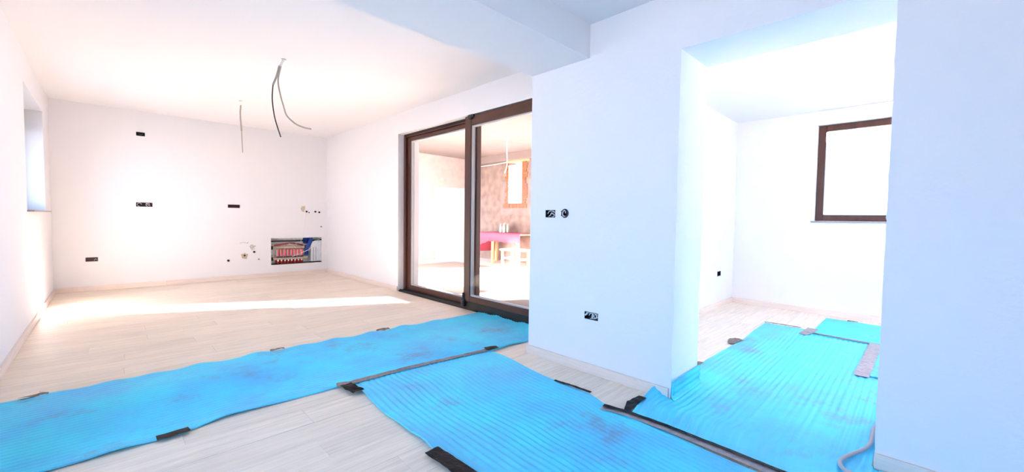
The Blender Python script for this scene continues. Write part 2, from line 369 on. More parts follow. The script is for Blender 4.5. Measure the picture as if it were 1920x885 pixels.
baseboard('baseboard_far_room', [((XW - BT, 0.36), (XW, YW - 0.002)), ((XW - BT, -1.2), (XW, 0.359))], 'pale oak baseboard under the far window')

# ------------------------------------------------------------------ windows and doors
# left window: frame deep in the recess, box of a roller shutter above
win1 = bpy.data.objects.new('window_1', None); COL.objects.link(win1); struct(win1, 'narrow looking left window seen edge on in its deep recess'); win1.location = (XL - 0.2, 6.675, 1.112)
def frame_x(root, x0, x1, ya, yb, za, zb, wd, m):
    """rectangular window frame lying in a plane of constant x"""
    for nm, a, b in (('stile', (ya, za), (ya + wd, zb)), ('stile', (yb - wd, za), (yb, zb)), ('rail', (ya + wd, za), (yb - wd, za + wd)), ('rail', (ya + wd, zb - wd), (yb - wd, zb))):
        MB().box((x0, a[0], a[1]), (x1, b[0], b[1]), 0.004).build(nm, m, root)
frame_x(win1, XL - 0.27, XL - 0.20, 5.882, 7.468, 1.114, 2.298, 0.07, BROWN)
MB().box((XL - 0.238, 5.953, 1.185), (XL - 0.232, 7.397, 2.227)).build('pane', GLASS, win1)
struct(MB().box((XL - 0.20, 5.86, 1.098), (XL + 0.045, 7.49, 1.113), 0.003).build('trim_1', SILL), 'thin grey brown inner sill of the left window')
MB().box((XL - 0.40, 5.88, 2.02), (XL - 0.28, 7.47, 2.31)).build('shutter_box', BROWN, win1)

win2 = bpy.data.objects.new('window_2', None); COL.objects.link(win2); struct(win2, 'dark brown framed window glowing white in the far room'); win2.location = (XW + 0.1, 0.31, 1.118)
frame_x(win2, XW + 0.06, XW + 0.13, -0.298, 0.923, 1.12, 2.26, 0.075, BROWN)
MB().box((XW + 0.095, -0.224, 1.194), (XW + 0.101, 0.849, 2.186)).build('pane', GLASS, win2)
struct(MB().box((XW - 0.025, -0.33, 1.104), (XW + 0.06, 0.955, 1.119), 0.003).build('trim_2', SILL), 'thin brown inner sill of the far room window')

# hidden windows that light the rooms
win3 = bpy.data.objects.new('window_3', None); COL.objects.link(win3); struct(win3, 'wide hall window behind the camera'); win3.location = (XS - 0.1, 0.15, 0.15)
frame_x(win3, XS - 0.2, XS - 0.13, -1.3, 1.6, 0.02, 2.25, 0.07, BROWN)
MB().box((XS - 0.168, -1.23, 0.09), (XS - 0.162, 1.53, 2.18)).build('pane', GLASS, win3)

win6_added = bpy.data.objects.new('window_6_added', None); COL.objects.link(win6_added); struct(win6_added, 'brown framed unseen window, added for sky light in the kitchen'); win6_added.location = (XL - 0.2, 2.95, 0.95)  # added unseen window that lets more blue sky light into the kitchen
frame_x(win6_added, XL - 0.27, XL - 0.20, 2.402, 3.498, 0.952, 2.298, 0.07, BROWN)
MB().box((XL - 0.238, 2.472, 1.022), (XL - 0.232, 3.428, 2.228)).build('pane', GLASS, win6_added)

# sliding door: outer frame, fixed leaf, lift-and-slide leaf that overlaps it on the room side
D = bpy.data.objects.new('door_1', None); COL.objects.link(D); struct(D, 'dark brown glazed sliding door to the terrace'); D.location = (3.13, 4.07, 0)
fx0, fx1 = 3.125, 3.26
MB().box((fx0, 5.385, -0.01), (fx1, 5.438, 2.303), 0.004).build('frame_jamb', BROWN, D)
MB().box((fx0, 2.722, -0.01), (fx1, 2.775, 2.303), 0.004).build('frame_jamb', BROWN, D)
MB().box((fx0 + 0.01, 2.775, 2.262), (fx1, 5.385, 2.303), 0.004).build('frame_head', BROWNH, D)
MB().box((fx0 - 0.004, 3.86, 2.285), (fx0 + 0.012, 5.42, 2.304)).build('head_seal', BLACK, D)
t = MB(); t.box((3.045, 2.722, -0.008), (fx1, 5.438, 0.018)); t.box((3.06, 2.722, 0.018), (3.075, 5.438, 0.028)); t.box((3.125, 2.722, 0.018), (3.14, 5.438, 0.032))
t.build('floor_track', TRACK, D)
fl = bpy.data.objects.new('fixed_leaf', None); COL.objects.link(fl); fl.parent = D
def leaf(root, x0, x1, ya, yb, za, zb, st, top, bot, mv, mh):
    MB().box((x0, ya, za), (x1, ya + st, zb), 0.006).build('stile', mv, root)
    MB().box((x0, yb - st, za), (x1, yb, zb), 0.006).build('stile', mv, root)
    MB().box((x0 + .001, ya + st, zb - top), (x1, yb - st, zb), 0.006).build('rail', mh, root)
    MB().box((x0 + .001, ya + st, za), (x1, yb - st, za + bot), 0.006).build('rail', mh, root)
    xm = (x0 + x1) / 2
    MB().box((xm - .012, ya + st, za + bot), (xm - .006, yb - st, zb - top)).build('pane', GLASS, root)
    MB().box((xm + .006, ya + st, za + bot), (xm + .012, yb - st, zb - top)).build('pane', GLASS, root)
    b = MB(); q = 0.014
    b.box((xm - .02, ya + st, za + bot), (xm + .02, ya + st + q, zb - top)); b.box((xm - .02, yb - st - q, za + bot), (xm + .02, yb - st, zb - top))
    b.box((xm - .02, ya + st + q, zb - top - q), (xm + .02, yb - st - q, zb - top)); b.box((xm - .02, ya + st + q, za + bot), (xm + .02, yb - st - q, za + bot + q))
    b.build('glazing_bead', GREYBEAD, root)
leaf(fl, 3.155, 3.225, 3.79, 5.385, 0.02, 2.262, 0.085, 0.055, 0.075, BROWN, BROWNH)
sl = bpy.data.objects.new('sliding_leaf', None); COL.objects.link(sl); sl.parent = D
leaf(sl, 3.035, 3.105, 2.60, 3.875, 0.095, 2.292, 0.115, 0.115, 0.072, BROWN, BROWNH)
MB().box((3.046, 2.60, 0.004), (3.098, 3.86, 0.0955)).build('bottom_seal', TRACK, sl)
c = MB(); c.box((3.012, 3.70, 2.262), (3.05, 3.80, 2.300), 0.008); c.box((3.012, 3.72, 2.248), (3.045, 3.785, 2.27), 0.006); c.build('top_stop', BLACK, sl)
c = MB(); c.box((3.005, 3.835, 0.035), (3.05, 3.895, 0.12), 0.008); c.box((3.012, 3.85, 0.11), (3.045, 3.88, 0.20), 0.010); c.build('bumper', BLACK, sl)

# ------------------------------------------------------------------ wall boxes
def socket_box(axis, pos, a0, a1, b0, b1, sgn, label, inner, wires, nub=True, cat='wall box'):
    """recessed mounting box in a wall recess (open side towards the room), with loose wire ends"""
    am, bm_ = (a0 + a1) / 2, (b0 + b1) / 2
    P = (lambda a, d, b: (pos + sgn * d, a, b)) if axis == 'X' else (lambda a, d, b: (a, pos + sgn * d, b))
    root = thing('wall_box', label, cat, P(am, 0, bm_), 'recessed electrical wall boxes')
    m = MB(); e = 0.001; t_ = 0.003
    m.box(P(a0 + e, 0.046, b0 + e), P(a1 - e, 0.049, b1 - e))
    m.box(P(a0 + e, -0.001, b0 + e), P(a0 + e + t_, 0.046, b1 - e)); m.box(P(a1 - e - t_, -0.001, b0 + e), P(a1 - e, 0.046, b1 - e))
    m.box(P(a0 + e + t_, -0.001, b0 + e), P(a1 - e - t_, 0.046, b0 + e + t_)); m.box(P(a0 + e + t_, -0.001, b1 - e - t_), P(a1 - e - t_, 0.046, b1 - e))
    m.build('box', inner, root)
    if nub:
        for a in (a0 + 0.004, a1 - 0.004): MB().cyl(P(a, 0.0, bm_), P(a, 0.03, bm_), 0.006, n=10).build('screw_post', WHITEW if nub == 'white' else BLACK, root)
    for (pts, r, wm) in wires:
        m = MB(); m.tube([P(am + x * (a1 - a0) / 2, d, bm_ + z * (b1 - b0) / 2) for x, d, z in pts], r, n=8); m.build('wire', wm, root, smooth=True)
    return root
loop = lambda x, rx, rz, d=0.008: [(x + rx * math.cos(k * math.pi / 4), d + 0.002 * k, rz * math.sin(k * math.pi / 4)) for k in range(7)]
CW = WHITEW
socket_box('Y', YB, 0.322, 0.419, 2.236, 2.292, 1, 'black empty wall box high on the back wall', BLACK, [([(-.5, .03, .3), (.1, .02, -.2), (.6, .03, .2)], .002, GREYW)])
socket_box('Y', YB, 0.303, 0.485, 1.197, 1.260, 1, 'triple wall box with white wire curls at worktop height, left on back wall', BOXIN,
           [(loop(-.6, .26, .75), .003, CW), (loop(.42, .22, .7), .003, CW), ([(.2, .03, .7), (.5, .01, -.1), (.75, .02, -.7)], .003, CW), ([(.5, .03, .6), (.7, .012, .1), (.9, .02, .6)], .003, REDPIPE)])
socket_box('Y', YB, 1.427, 1.599, 1.212, 1.268, 1, 'dark red empty wall box at worktop height, middle of back wall', BOXRED, [], nub=False)
socket_box('Y', YB, -0.228, -0.105, 0.416, 0.474, 1, 'dark red brown wall box low on the back wall near left corner', BOXRED, [([(.4, .03, -.6), (.6, .01, .1), (.85, .02, -.5)], .003, CW)])
socket_box('X', XP, 1.975, 2.072, 1.108, 1.166, 1, 'rectangular black wall box with coiled white wires on the pier wall', BLACK,
           [(loop(-.05, .7, .8), .003, CW), ([(-.7, .012, -.3), (-.2, .006, .1), (.2, .01, -.4), (.7, .02, -.7)], .003, CW), (loop(-.2, .35, .5, .016), .0025, GREYW)])
socket_box('X', XP, 1.574, 1.688, 0.385, 0.438, 1, 'low black wall box full of coiled white cable on the pier wall', BLACK,
           [(loop(.1, .72, .85), .0035, CW), (loop(.35, .5, .9, .004), .0035, CW), (loop(-.15, .62, .75, .014), .003, CW), ([(.1, .02, -.8), (-.05, .006, .0), (-.2, .01, .7)], .003, CW), ([(-.25, .015, .3), (-.4, .006, -.2), (-.55, .012, -.6)], .003, CW)], nub='white')
socket_box('Y', YW, 5.464, 5.587, 0.400, 0.463, 1, 'small black wall box low on the left wall of the far room', BLACK, [])
# single round box beside the rectangular one
rb = thing('wall_box', 'round black wall box with one white wire loop on the pier wall', 'wall box', (XP, 1.881, 1.140), 'recessed electrical wall boxes')
m_ = MB(); m_.lathe((XP - 0.002, 1.881, 1.140), [(0.019, 0.047), (0.0215, 0.047), (0.0215, 0.0035), (0.034, 0.0017), (0.034, -0.001), (0.0205, -0.002), (0.0195, 0.044)], 22, 'X'); m_.build('box', BLACK, rb)
for dz in (-.014, .014):
    MB().cyl((XP - 0.003, 1.881 + .031, 1.14 + dz), (XP + .001, 1.881 + .031, 1.14 + dz), .006, n=10).build('fixing_lug', BLACK, rb)
MB().tube([(XP - .006, 1.874, 1.118), (XP - .014, 1.888, 1.122), (XP - .016, 1.890, 1.145), (XP - .012, 1.880, 1.162), (XP - .008, 1.872, 1.150), (XP - .006, 1.873, 1.140)], .0028).build('wire', CW, rb, smooth=True)

# ------------------------------------------------------------------ plumbing stubs, plaster marks on the back wall
def stub(x, z, r, label, m=BLACK, ring=None):
    o = thing('pipe_stub', label, 'pipe end', (x, YB, z), 'capped pipe ends in the kitchen wall')
    MB().lathe((x, YB, z), [(r, 0.0), (r, -0.018), (r * .8, -0.022), (r * .75, -0.010)], 14, 'Y').build('pipe', m, o, smooth=False)
    MB().lathe((x, YB, z), [(r * 1.45, 0.0), (r * 1.45, -0.003), (r * 1.02, -0.004)], 16, 'Y').build('collar', ring or WHITEP, o)
    return o
stub(2.656, 1.176, 0.017, 'black pipe end nearest the beige patch, upper right of back wall')
stub(2.699, 1.158, 0.010, 'smallest black pipe end just right of the beige patch')
stub(2.813, 1.178, 0.017, 'black pipe end, left of the pair nearest the back right corner')
stub(2.884, 1.168, 0.017, 'black pipe end, right of the pair nearest the back right corner')
stub(2.919, 0.892, 0.014, 'grey pipe end alone above the cabinet corner', m=GREYW)
stub(1.798, 0.458, 0.018, 'black pipe end under the grey plaster smear left of the cabinet')
stub(1.422, 0.330, 0.018, 'lowest left black pipe end on the back wall, alone')
stub(1.655, 0.403, 0.014, 'dark pipe end in a pale brown plaster ring', ring=BEIGE)
stub(1.866, 0.327, 0.014, 'grey ringed pipe end nearest the cabinet, low', m=GREYW)
def blob(name, x, z, rx, rz, m, seed, th=0.004):
    b = MB(); n = 18; c = b.bm.verts.new((x, YB - th, z)); R = []
    for k in range(n):
        a = 2 * math.pi * k / n; q = 0.75 + 0.5 * noise.noise((math.cos(a) * 1.7, math.sin(a) * 1.7, seed))
        R.append((b.bm.verts.new((x + rx * q * math.cos(a), YB - th * .7, z + rz * q * math.sin(a))), b.bm.verts.new((x + rx * 1.25 * q * math.cos(a), YB - 0.0005, z + rz * 1.25 * q * math.sin(a)))))
    for k in range(n):
        A, B = R[k], R[(k + 1) % n]; b.bm.faces.new((c, A[0], B[0])); b.bm.faces.new((A[0], A[1], B[1], B[0]))
    return b.build(name, m, wall_back)
blob('plaster_patch', 2.600, 1.222, 0.040, 0.060, BEIGE, 1); blob('plaster_patch', 1.775, 0.548, 0.045, 0.035, GREYPATCH, 2); blob('plaster_patch', 1.655, 0.400, 0.055, 0.045, BEIGE, 3, 0.003)
MB().tube([(2.572, YB - .004, 1.262), (2.585, YB - .008, 1.225), (2.592, YB - .006, 1.185), (2.61, YB - .004, 1.170)], .006).build('plaster_crack', GREYPATCH, wall_back)
MB().tube([(1.585, YB - .003, .612), (1.64, YB - .003, .628), (1.69, YB - .003, .615), (1.715, YB - .003, .632), (1.70, YB - .003, .608)], .004).build('pencil_mark', GREYPATCH, wall_back)
MB().tube([(1.755, YB - .003, .500), (1.775, YB - .003, .520), (1.765, YB - .003, .490), (1.80, YB - .003, .500), (1.815, YB - .003, .515)], .004).build('pencil_mark', GREYPATCH, wall_back)

# ------------------------------------------------------------------ under-floor heating manifold in its recess
H = thing('heating_manifold', 'open heating manifold cabinet with red pipes and blue hose in the back wall', 'manifold cabinet', (2.49, YB, 0.205))
cx0, cx1, cz0, cz1 = CAB[:4]; yb_ = YB + 0.118
m = MB(); m.box((cx0 + .002, yb_ - .003, cz0 + .002), (cx1 - .002, yb_, cz1 - .002)); m.build('cabinet_back', CABBACK, H)
m = MB(); m.box((cx0 - .012, YB - .004, cz1 - .004), (cx1 + .012, YB - .0005, cz1 + .012)); m.box((cx0 - .012, YB - .004, cz0 - .012), (cx1 + .012, YB - .0005, cz0 + .004))
m.box((cx0 - .012, YB - .004, cz0 + .004), (cx0 + .004, YB - .0005, cz1 - .004)); m.box((cx1 - .004, YB - .004, cz0 + .004), (cx1 + .012, YB - .0005, cz1 - .004)); m.build('cabinet_rim', WHITEP, H)
m = MB(); m.box((cx0 + .004, yb_ - .05, cz1 - .075), (2.66, yb_ - .004, cz1 - .052)); m.box((2.74, yb_ - .05, cz1 - .075), (2.87, yb_ - .004, cz1 - .052)); m.build('mounting_rail', DARKSTEEL, H)
m = MB(); m.box((cx0 + .004, YB + .02, cz0 + .003), (cx1 - .004, yb_ - .004, cz0 + .018)); m.build('lower_rail', DARKSTEEL, H)
yv = YB + 0.055
for z in (0.512, 0.310):
    mb = MB(); mb.cyl((2.085, yv, z), (2.645, yv, z), 0.022, n=16)
    for k in range(8): mb.cyl((2.165 + k * .057, yv, z), (2.195 + k * .057, yv, z), 0.027, n=6)
    bar = mb.build('manifold_bar', NICKEL, H)
    MB().box((2.07, yv - .03, z - .03), (2.10, yv + .03, z + .03), 0.006).build('end_valve', BLACK, bar)
    MB().cyl((2.10, yv - .01, z + .02), (2.10, yv - .01, z + .075), 0.012, n=10).build('vent', NICKEL, bar)
    MB().box((2.63, yv - .028, z - .028), (2.68, yv + .028, z + .028), 0.006).build('end_valve', BLACK if z > .4 else NICKEL, bar)
for k in range(8):
    x = 2.182 + k * .057
    fm = MB().lathe((x, yv - .012, 0.352), [(0.013, 0), (0.019, .012), (0.019, .105), (0.010, .125), (0.010, .135)], 12).build('flow_meter', PINKM, H)
    MB().box((x - .024, yv - .030, 0.362), (x - .017, yv + .004, 0.475), 0.002).build('white_sleeve', WHITEP, fm)
    MB().cyl((x, yv - .012, 0.334), (x, yv - .012, 0.352), 0.021, n=10).build('navy_collar', NAVY, fm)
    MB().cyl((x, yv, 0.222), (x, yv, 0.288), 0.016, n=10).build('red_pipe', REDPIPE, H)
    MB().lathe((x, yv - .012, 0.262), [(0.008, 0), (0.015, .006), (0.015, .024), (0.006, .032)], 10).build('pipe_nut', WHITEP, H)
MB().box((2.150, yb_ - .03, 0.222), (2.62, yb_ - .01, 0.285)).build('red_pipe_bundle', REDPIPE, H)
MB().tube([(2.13, yv + .02, .555), (2.28, yv + .01, .575), (2.40, yv, .59), (2.50, yv + .01, .572), (2.62, yv + .03, .545)], .013).build('red_pipe', REDPIPE, H, smooth=True)
MB().tube([(2.745, yv - .01, .688), (2.735, yv - .02, .62), (2.705, yv - .02, .55), (2.672, yv - .01, .48), (2.668, yv, .36)], .034, n=14).build('blue_hose', BLUEP, H, smooth=True)
MB().box((2.625, yb_ - .035, 0.575), (2.77, yb_ - .006, 0.689), 0.004).build('blue_sleeve', BLUEP, H)
# curved metal side panel
mb = MB(); prof = [(2.735, .235)] + [(2.735 + .10 * (1 - math.cos(a)), .52 + .11 * math.sin(a)) for a in [math.pi / 2 * k / 6 for k in range(7)]] + [(2.905, .63), (2.905, .235)]
f0 = [mb.bm.verts.new((x, YB + .012, z)) for x, z in prof]; f1 = [mb.bm.verts.new((x, YB + .022, z)) for x, z in prof]
mb.bm.faces.new(f0); mb.bm.faces.new(f1[::-1])
for k in range(len(prof)): mb.bm.faces.new((f0[k], f0[(k + 1) % len(prof)], f1[(k + 1) % len(prof)], f1[k]))
pn = mb.build('side_panel', STEEL, H)
for x in (2.778, 2.822): MB().box((x, YB + .007, .245), (x + .004, YB + .012, .50)).build('panel_fold', DARKSTEEL, pn)
MB().box((2.906, YB + .010, .235), (2.928, YB + .03, .67)).build('slotted_edge', STEEL, pn)
MB().cyl((2.912, YB + .004, .645), (2.912, YB + .02, .645), .016, n=12).build('knockout', DARKSTEEL, pn)
MB().tube([(2.40, YB + .012, .345), (2.50, YB + .002, .375), (2.62, YB - .001, .425), (2.73, YB + .006, .475)], .0055).build('white_cable', CW, H, smooth=True)
MB().tube([(2.645, YB - .006, 1.155), (2.63, YB - .004, 1.05), (2.605, YB - .004, .90), (2.585, YB - .004, .76), (2.572, YB + .006, .66), (2.54, YB + .02, .60), (2.47, YB + .025, .575)], .0035).build('white_cable', CW, H, smooth=True)
MB().tube([(2.36, YB + .03, .585), (2.42, YB + .012, .55), (2.47, YB + .012, .50)], .005).build('white_cable', CW, H, smooth=True)

# ------------------------------------------------------------------ cables hanging from the kitchen ceiling
hc = thing('hanging_cable', 'pair of loose ceiling cables, one ending in black wire, one curling right', 'cable', (1.236, 4.399, ZK), 'cables hanging from the kitchen ceiling')
MB().lathe((1.236, 4.399, ZK), [(0.022, 0.0), (0.022, -0.004), (0.012, -0.006)], 14).build('ceiling_hole', GREYPATCH, hc)
MB().tube([(1.236, 4.399, 2.60), (1.222, 4.41, 2.565), (1.206, 4.424, 2.53)], .009).build('white_end', CW, hc, smooth=True)
MB().tube([(1.236, 4.399, 2.60), (1.228, 4.405, 2.565), (1.216, 4.414, 2.53)], .007).build('white_end', CW, hc, smooth=True)
MB().tube([(1.205, 4.425, 2.535), (1.185, 4.44, 2.44), (1.158, 4.462, 2.352)], .0100).build('grey_conduit', GREYW, hc, smooth=True)
MB().tube([(1.158, 4.462, 2.36), (1.15, 4.462, 2.218), (1.16, 4.443, 2.065), (1.178, 4.419, 1.957), (1.201, 4.389, 1.85)], .0054).build('black_wire', BLACK, hc, smooth=True)
MB().tube([(1.216, 4.414, 2.535), (1.194, 4.429, 2.399), (1.204, 4.411, 2.271), (1.227, 4.381, 2.143), (1.247, 4.356, 2.056), (1.304, 4.295, 1.98), (1.362, 4.235, 1.945), (1.409, 4.188, 1.931)], .0074).build('grey_cable', GREYW, hc, smooth=True)
hc = thing('hanging_cable', 'single short grey cable hanging straight from the ceiling near back wall', 'cable', (1.277, 6.403, ZK), 'cables hanging from the kitchen ceiling')
MB().lathe((1.277, 6.403, ZK), [(0.020, 0.0), (0.020, -0.004), (0.012, -0.006)], 14).build('ceiling_hole', GREYPATCH, hc)
MB().tube([(1.277, 6.403, 2.60), (1.280, 6.398, 2.57), (1.279, 6.397, 2.53)], .006).build('white_end', CW, hc, smooth=True)
MB().tube([(1.279, 6.398, 2.54), (1.271, 6.398, 2.417), (1.279, 6.377, 2.204)], .0095).build('grey_conduit', GREYW, hc, smooth=True)
MB().tube([(1.279, 6.377, 2.212), (1.28, 6.371, 2.101), (1.284, 6.356, 1.918)], .0055).build('grey_wire', GREYW, hc, smooth=True)

# ------------------------------------------------------------------ blue foam underlay sheets
RIB, RAMP, TH = 0.037, 0.0038, 0.004
def sheet_part(mb, P, L, W, nl, s0=0.0, t0=0.0):
    """P(s, t) -> base point (without ribs) of the sheet, s along its length 0..L, t across 0..W; ribs run along the length"""
    nw = max(2, int(W / RIB * 6))
    top, bot = [], []
    for i in range(nl + 1):
        s = L * i / nl; A, B = [], []
        for j in range(nw + 1):
            t = W * j / nw; p = Vector(P(s, t)); z = RAMP * (1 + math.cos(2 * math.pi * (t + t0) / RIB)) * max(0.12, 0.62 + 0.75 * noise.noise(((s + s0) * .55, (t + t0) * 1.9, 4.0)))
            e = 0.002; nn = (Vector(P(s + e, t)) - Vector(P(s - e, t))).cross(Vector(P(s, t + e)) - Vector(P(s, t - e)))
            nn = nn.normalized() if nn.length > 1e-9 else Vector((0, 0, 1))
            if nn.z < -0.05 or (abs(nn.z) <= 0.05 and nn.y > 0): nn = -nn
            A.append(mb.bm.verts.new(p + nn * (TH + z))); B.append(mb.bm.verts.new(p))
        top.append(A); bot.append(B)
    for i in range(nl):
        for j in range(nw): mb.bm.faces.new((top[i][j], top[i + 1][j], top[i + 1][j + 1], top[i][j + 1]))
        for j in range(nw): mb.bm.faces.new((bot[i][j], bot[i][j + 1], bot[i + 1][j + 1], bot[i + 1][j]))
        for j in (0, nw):
            mb.bm.faces.new((top[i][j], top[i + 1][j], bot[i + 1][j], bot[i][j]))
    for i in (0, nl):
        for j in range(nw): mb.bm.faces.new((top[i][j], top[i][j + 1], bot[i][j + 1], bot[i][j]))
def interp(tab, x):
    if x <= tab[0][0]: return tab[0][1]
    for (a, u), (b, v) in zip(tab, tab[1:]):
        if x <= b:
            k = (x - a) / (b - a); k = k * k * (3 - 2 * k); return u + (v - u) * k
    return tab[-1][1]
def edge(d, r): return max(0.0, 1 - d / r) ** 2
G_FOAM = 'blue foam underlay sheets'
bump = lambda x, c, w_: math.exp(-((x - c) / w_) ** 2)
# sheet across the kitchen, from the left wall to the sliding door
NEAR1 = [(-.5, 2.55), (0.16, 2.548), (.5, 2.60), (1.05, 2.585), (1.6, 2.54), (2.3, 2.455), (3.1, 2.41)]
def P1(s, t):
    x = -0.505 + s; near = interp(NEAR1, x)
    far = interp([(-.5, 3.645), (0.0, 3.63), (.95, 3.625), (1.87, 3.59), (3.1, 3.575)], x)
    y = near + (far - near) * t / 1.1
    lift = sum(h * bump(x, c, .085) for c, h in ((-.25, .006), (.0, .012), (.2, .010), (.45, .016), (.80, .018), (1.12, .009), (1.40, .016), (1.72, .016), (2.05, .018), (2.42, .010))) * edge(1.1 - t, .17)
    lift += (0.012 * bump(x, .02, .10) + 0.010 * bump(x, -.32, .16) + .010 * bump(x, .42, .09) + .007 * bump(x, .55, .12) + .012 * bump(x, 2.45, .12)) * edge(t, .14)
    e = max(0.0, x - 2.80) / .25
    lift += min(1, e) ** 2 * (0.014 + 0.007 * math.sin(y * 14) + .006 * math.sin(y * 31 + 1))
    lift += 0.0015 * (1 + noise.noise((x * 2.2, y * 2.2, 0)))
    return (x, y, 0.0008 + lift)
mb = MB(); sheet_part(mb, P1, 3.53, 1.1, 180)
tag(mb.build('foam_sheet', FOAM, smooth=True), 'long blue ribbed foam sheet from the left wall to the sliding door', 'foam sheet', G_FOAM)
# sheet in front, running towards the camera
def P2(s, t):
    y = 2.515 - s
    l = interp([(-.7, 1.02), (.9, 1.035), (1.37, 1.048), (1.6, 1.060), (2.0, 1.068), (2.4, 1.10), (2.52, 1.12)], y); r = interp([(-.7, 1.96), (.47, 1.985), (1.2, 2.045), (1.45, 2.12), (1.7, 2.13), (2.4, 2.215), (2.52, 2.20)], y)
    x = l + (r - l) * t / 1.1
    lift = (0.020 * bump(y, 1.66, .09) + 0.010 * bump(y, 1.87, .14) + .012 * bump(y, 2.35, .07)) * edge(t, .16)
    lift += 0.012 * bump(y, 1.25, .22) * bump(x, 1.82, .16)
    lift += 0.0015 * (1 + noise.noise((x * 2.2, y * 2.2, 5)))
    y += (interp(NEAR1, x) - 0.014 - 2.515) * max(0.0, 1 - s / .5)
    # the ribs bow where the sheet was pulled, upper right
    x += 0.03 * bump(y, 1.15, .35) * math.sin(math.pi * t / 1.1) + .02 * bump(y, 2.25, .2) * math.sin(math.pi * t / 1.1)
    return (x, y, 0.0010 + lift)
mb = MB(); sheet_part(mb, P2, 3.1, 1.1, 150)
tag(mb.build('foam_sheet', FOAM, smooth=True), 'blue ribbed foam sheet running from the kitchen seam to the picture bottom', 'foam sheet', G_FOAM)
# sheet through the doorway: hall part, jamb part folded up the plaster, room part
mb = MB()
def P3a(s, t):
    x = 2.055 + s; top = interp([(2.05, 1.115), (2.33, 1.165), (2.405, 1.145)], x); y = -0.72 + (top + .72) * t / 1.865
    lift = 0.055 * edge(1.865 - t, .14) * bump(x, 2.40, .05) + 0.0015 * (1 + noise.noise((x * 2, y * 2, 9)))
    if y < Y2: x = min(x, XP - BT - .004)
    return (x, y, 0.0008 + lift)
sheet_part(mb, P3a, 0.353, 1.865, 16, 2.055, -0.72)
def P3b(s, t):
    x = 2.408 + s; w_ = Y2 + 0.006 + t; lim = Y1 - 0.012; r = 0.03
    z = 0.0008 + 0.0015 * (1 + noise.noise((x * 2, w_ * 2, 9))) 
    if w_ > lim - r:
        a = (w_ - (lim - r)) / r
        if a < math.pi / 2: return (x, lim - r + r * math.sin(a), z + r * (1 - math.cos(a)))
        return (x, lim, z + r + (w_ - (lim - r) - r * math.pi / 2))
    return (x, w_, z)
sheet_part(mb, P3b, 0.428, 1.02, 14, 2.408, Y2 + 0.006)
def P3c(s, t):
    x = 2.836 + s; top = interp([(2.83, 1.145), (3.5, 1.147), (4.1, 1.13), (5.05, 1.158)], x); bot = interp([(2.83, .02), (5.06, .04)], x)
    y = bot + (top - bot) * t / 1.125
    if x > 4.855: y = max(y, .752)
    elif x > 3.79: y = max(y, .238)
    lift = 0.0015 * (1 + noise.noise((x * 2, y * 2, 9))) + .008 * edge(1.125 - t, .1) * (bump(x, 4.5, .2) + bump(x, 3.3, .1))
    return (x, y, 0.0008 + lift)
sheet_part(mb, P3c, 2.21, 1.125, 70, 2.836, 0.02)
tag(mb.build('foam_sheet', FOAM, smooth=True), 'blue foam sheet through the doorway, its edge folded up the jamb', 'foam sheet', G_FOAM)
def P4(s, t):
    y = 0.735 - s; x = 4.872 + .958 * t / .93 + (0.06 * s if t < .5 else 0) * 0
    return (x, y, 0.0008 + 0.0015 * (1 + noise.noise((x * 2, y * 2, 13))))
mb = MB(); sheet_part(mb, P4, 1.5, 0.93, 30)
tag(mb.build('foam_sheet', FOAM, smooth=True), 'farthest blue foam sheet, lying below the far room window', 'foam sheet', G_FOAM)
def P5(s, t):
    x = 3.81 + s; y = -0.85 + t
    return (x, y, 0.0008 + .0015 * (1 + noise.noise((x * 2, y * 2, 17))) + .012 * edge(s, .08) * bump(y, .15, .2))
mb = MB(); sheet_part(mb, P5, 1.035, 1.075, 30)
tag(mb.build('foam_sheet', FOAM, smooth=True), 'foam sheet mostly hidden behind the right wall, beside silver tape', 'foam sheet', G_FOAM)

# ------------------------------------------------------------------ tape
def tape(pts, wd, m, label, z=0.0105, seed=0, wob=0.004, side=None):
    """strip of tape along floor points; crumpled a little; side: list of z per point"""
    P = []
    for k in range(len(pts) - 1):
        a, b = Vector((*pts[k], 0)), Vector((*pts[k + 1], 0)); n = max(2, int((b - a).length / .018))
        for i in range(n): P.append((a.lerp(b, i / n), k + i / n))
    P.append((Vector((*pts[-1], 0)), len(pts) - 1.0))
    mb = MB(); T, B = [], []; nw = 4
    for i, (p, u) in enumerate(P):
        d = (P[min(i + 1, len(P) - 1)][0] - P[max(i - 1, 0)][0]).normalized(); q = Vector((-d.y, d.x, 0))
        zz = z if side is None else side[int(u)] + (side[min(int(u) + 1, len(side) - 1)] - side[int(u)]) * (u - int(u))
        wv = wd if isinstance(wd, (int, float)) else wd[int(u)] + (wd[min(int(u) + 1, len(wd) - 1)] - wd[int(u)]) * (u - int(u))
        R, S = [], []
        for j in range(nw + 1):
            h = (j / nw - .5) * wv * (1 + .12 * noise.noise((i * .35, seed, j)))
            x = p + q * h; x.z = zz + 0.003 + wob * noise.noise((x.x * 23, x.y * 23, seed + 3.0))
            R.append(mb.bm.verts.new(x + Vector((0, 0, .0008)))); S.append(mb.bm.verts.new(x))
        T.append(R); B.append(S)
    for i in range(len(T) - 1):
        for j in range(nw):
            mb.bm.faces.new((T[i][j], T[i + 1][j], T[i + 1][j + 1], T[i][j + 1])); mb.bm.faces.new((B[i][j], B[i][j + 1], B[i + 1][j + 1], B[i + 1][j]))
        for j in (0, nw): mb.bm.faces.new((T[i][j], T[i + 1][j], B[i + 1][j], B[i][j]))
    for i in (0, len(T) - 1):
        for j in range(nw): mb.bm.faces.new((T[i][j], T[i][j + 1], B[i][j + 1], B[i][j]))
    return tag(mb.build('tape_strip', m), label, 'tape', 'strips of tape on the foam sheets')
tape([(-.385, 3.650), (-.32, 3.646), (-.27, 3.644)], .045, TAPEBR, 'crumpled brownish tape at the foam edge nearest the left wall', .012, 1, .012)
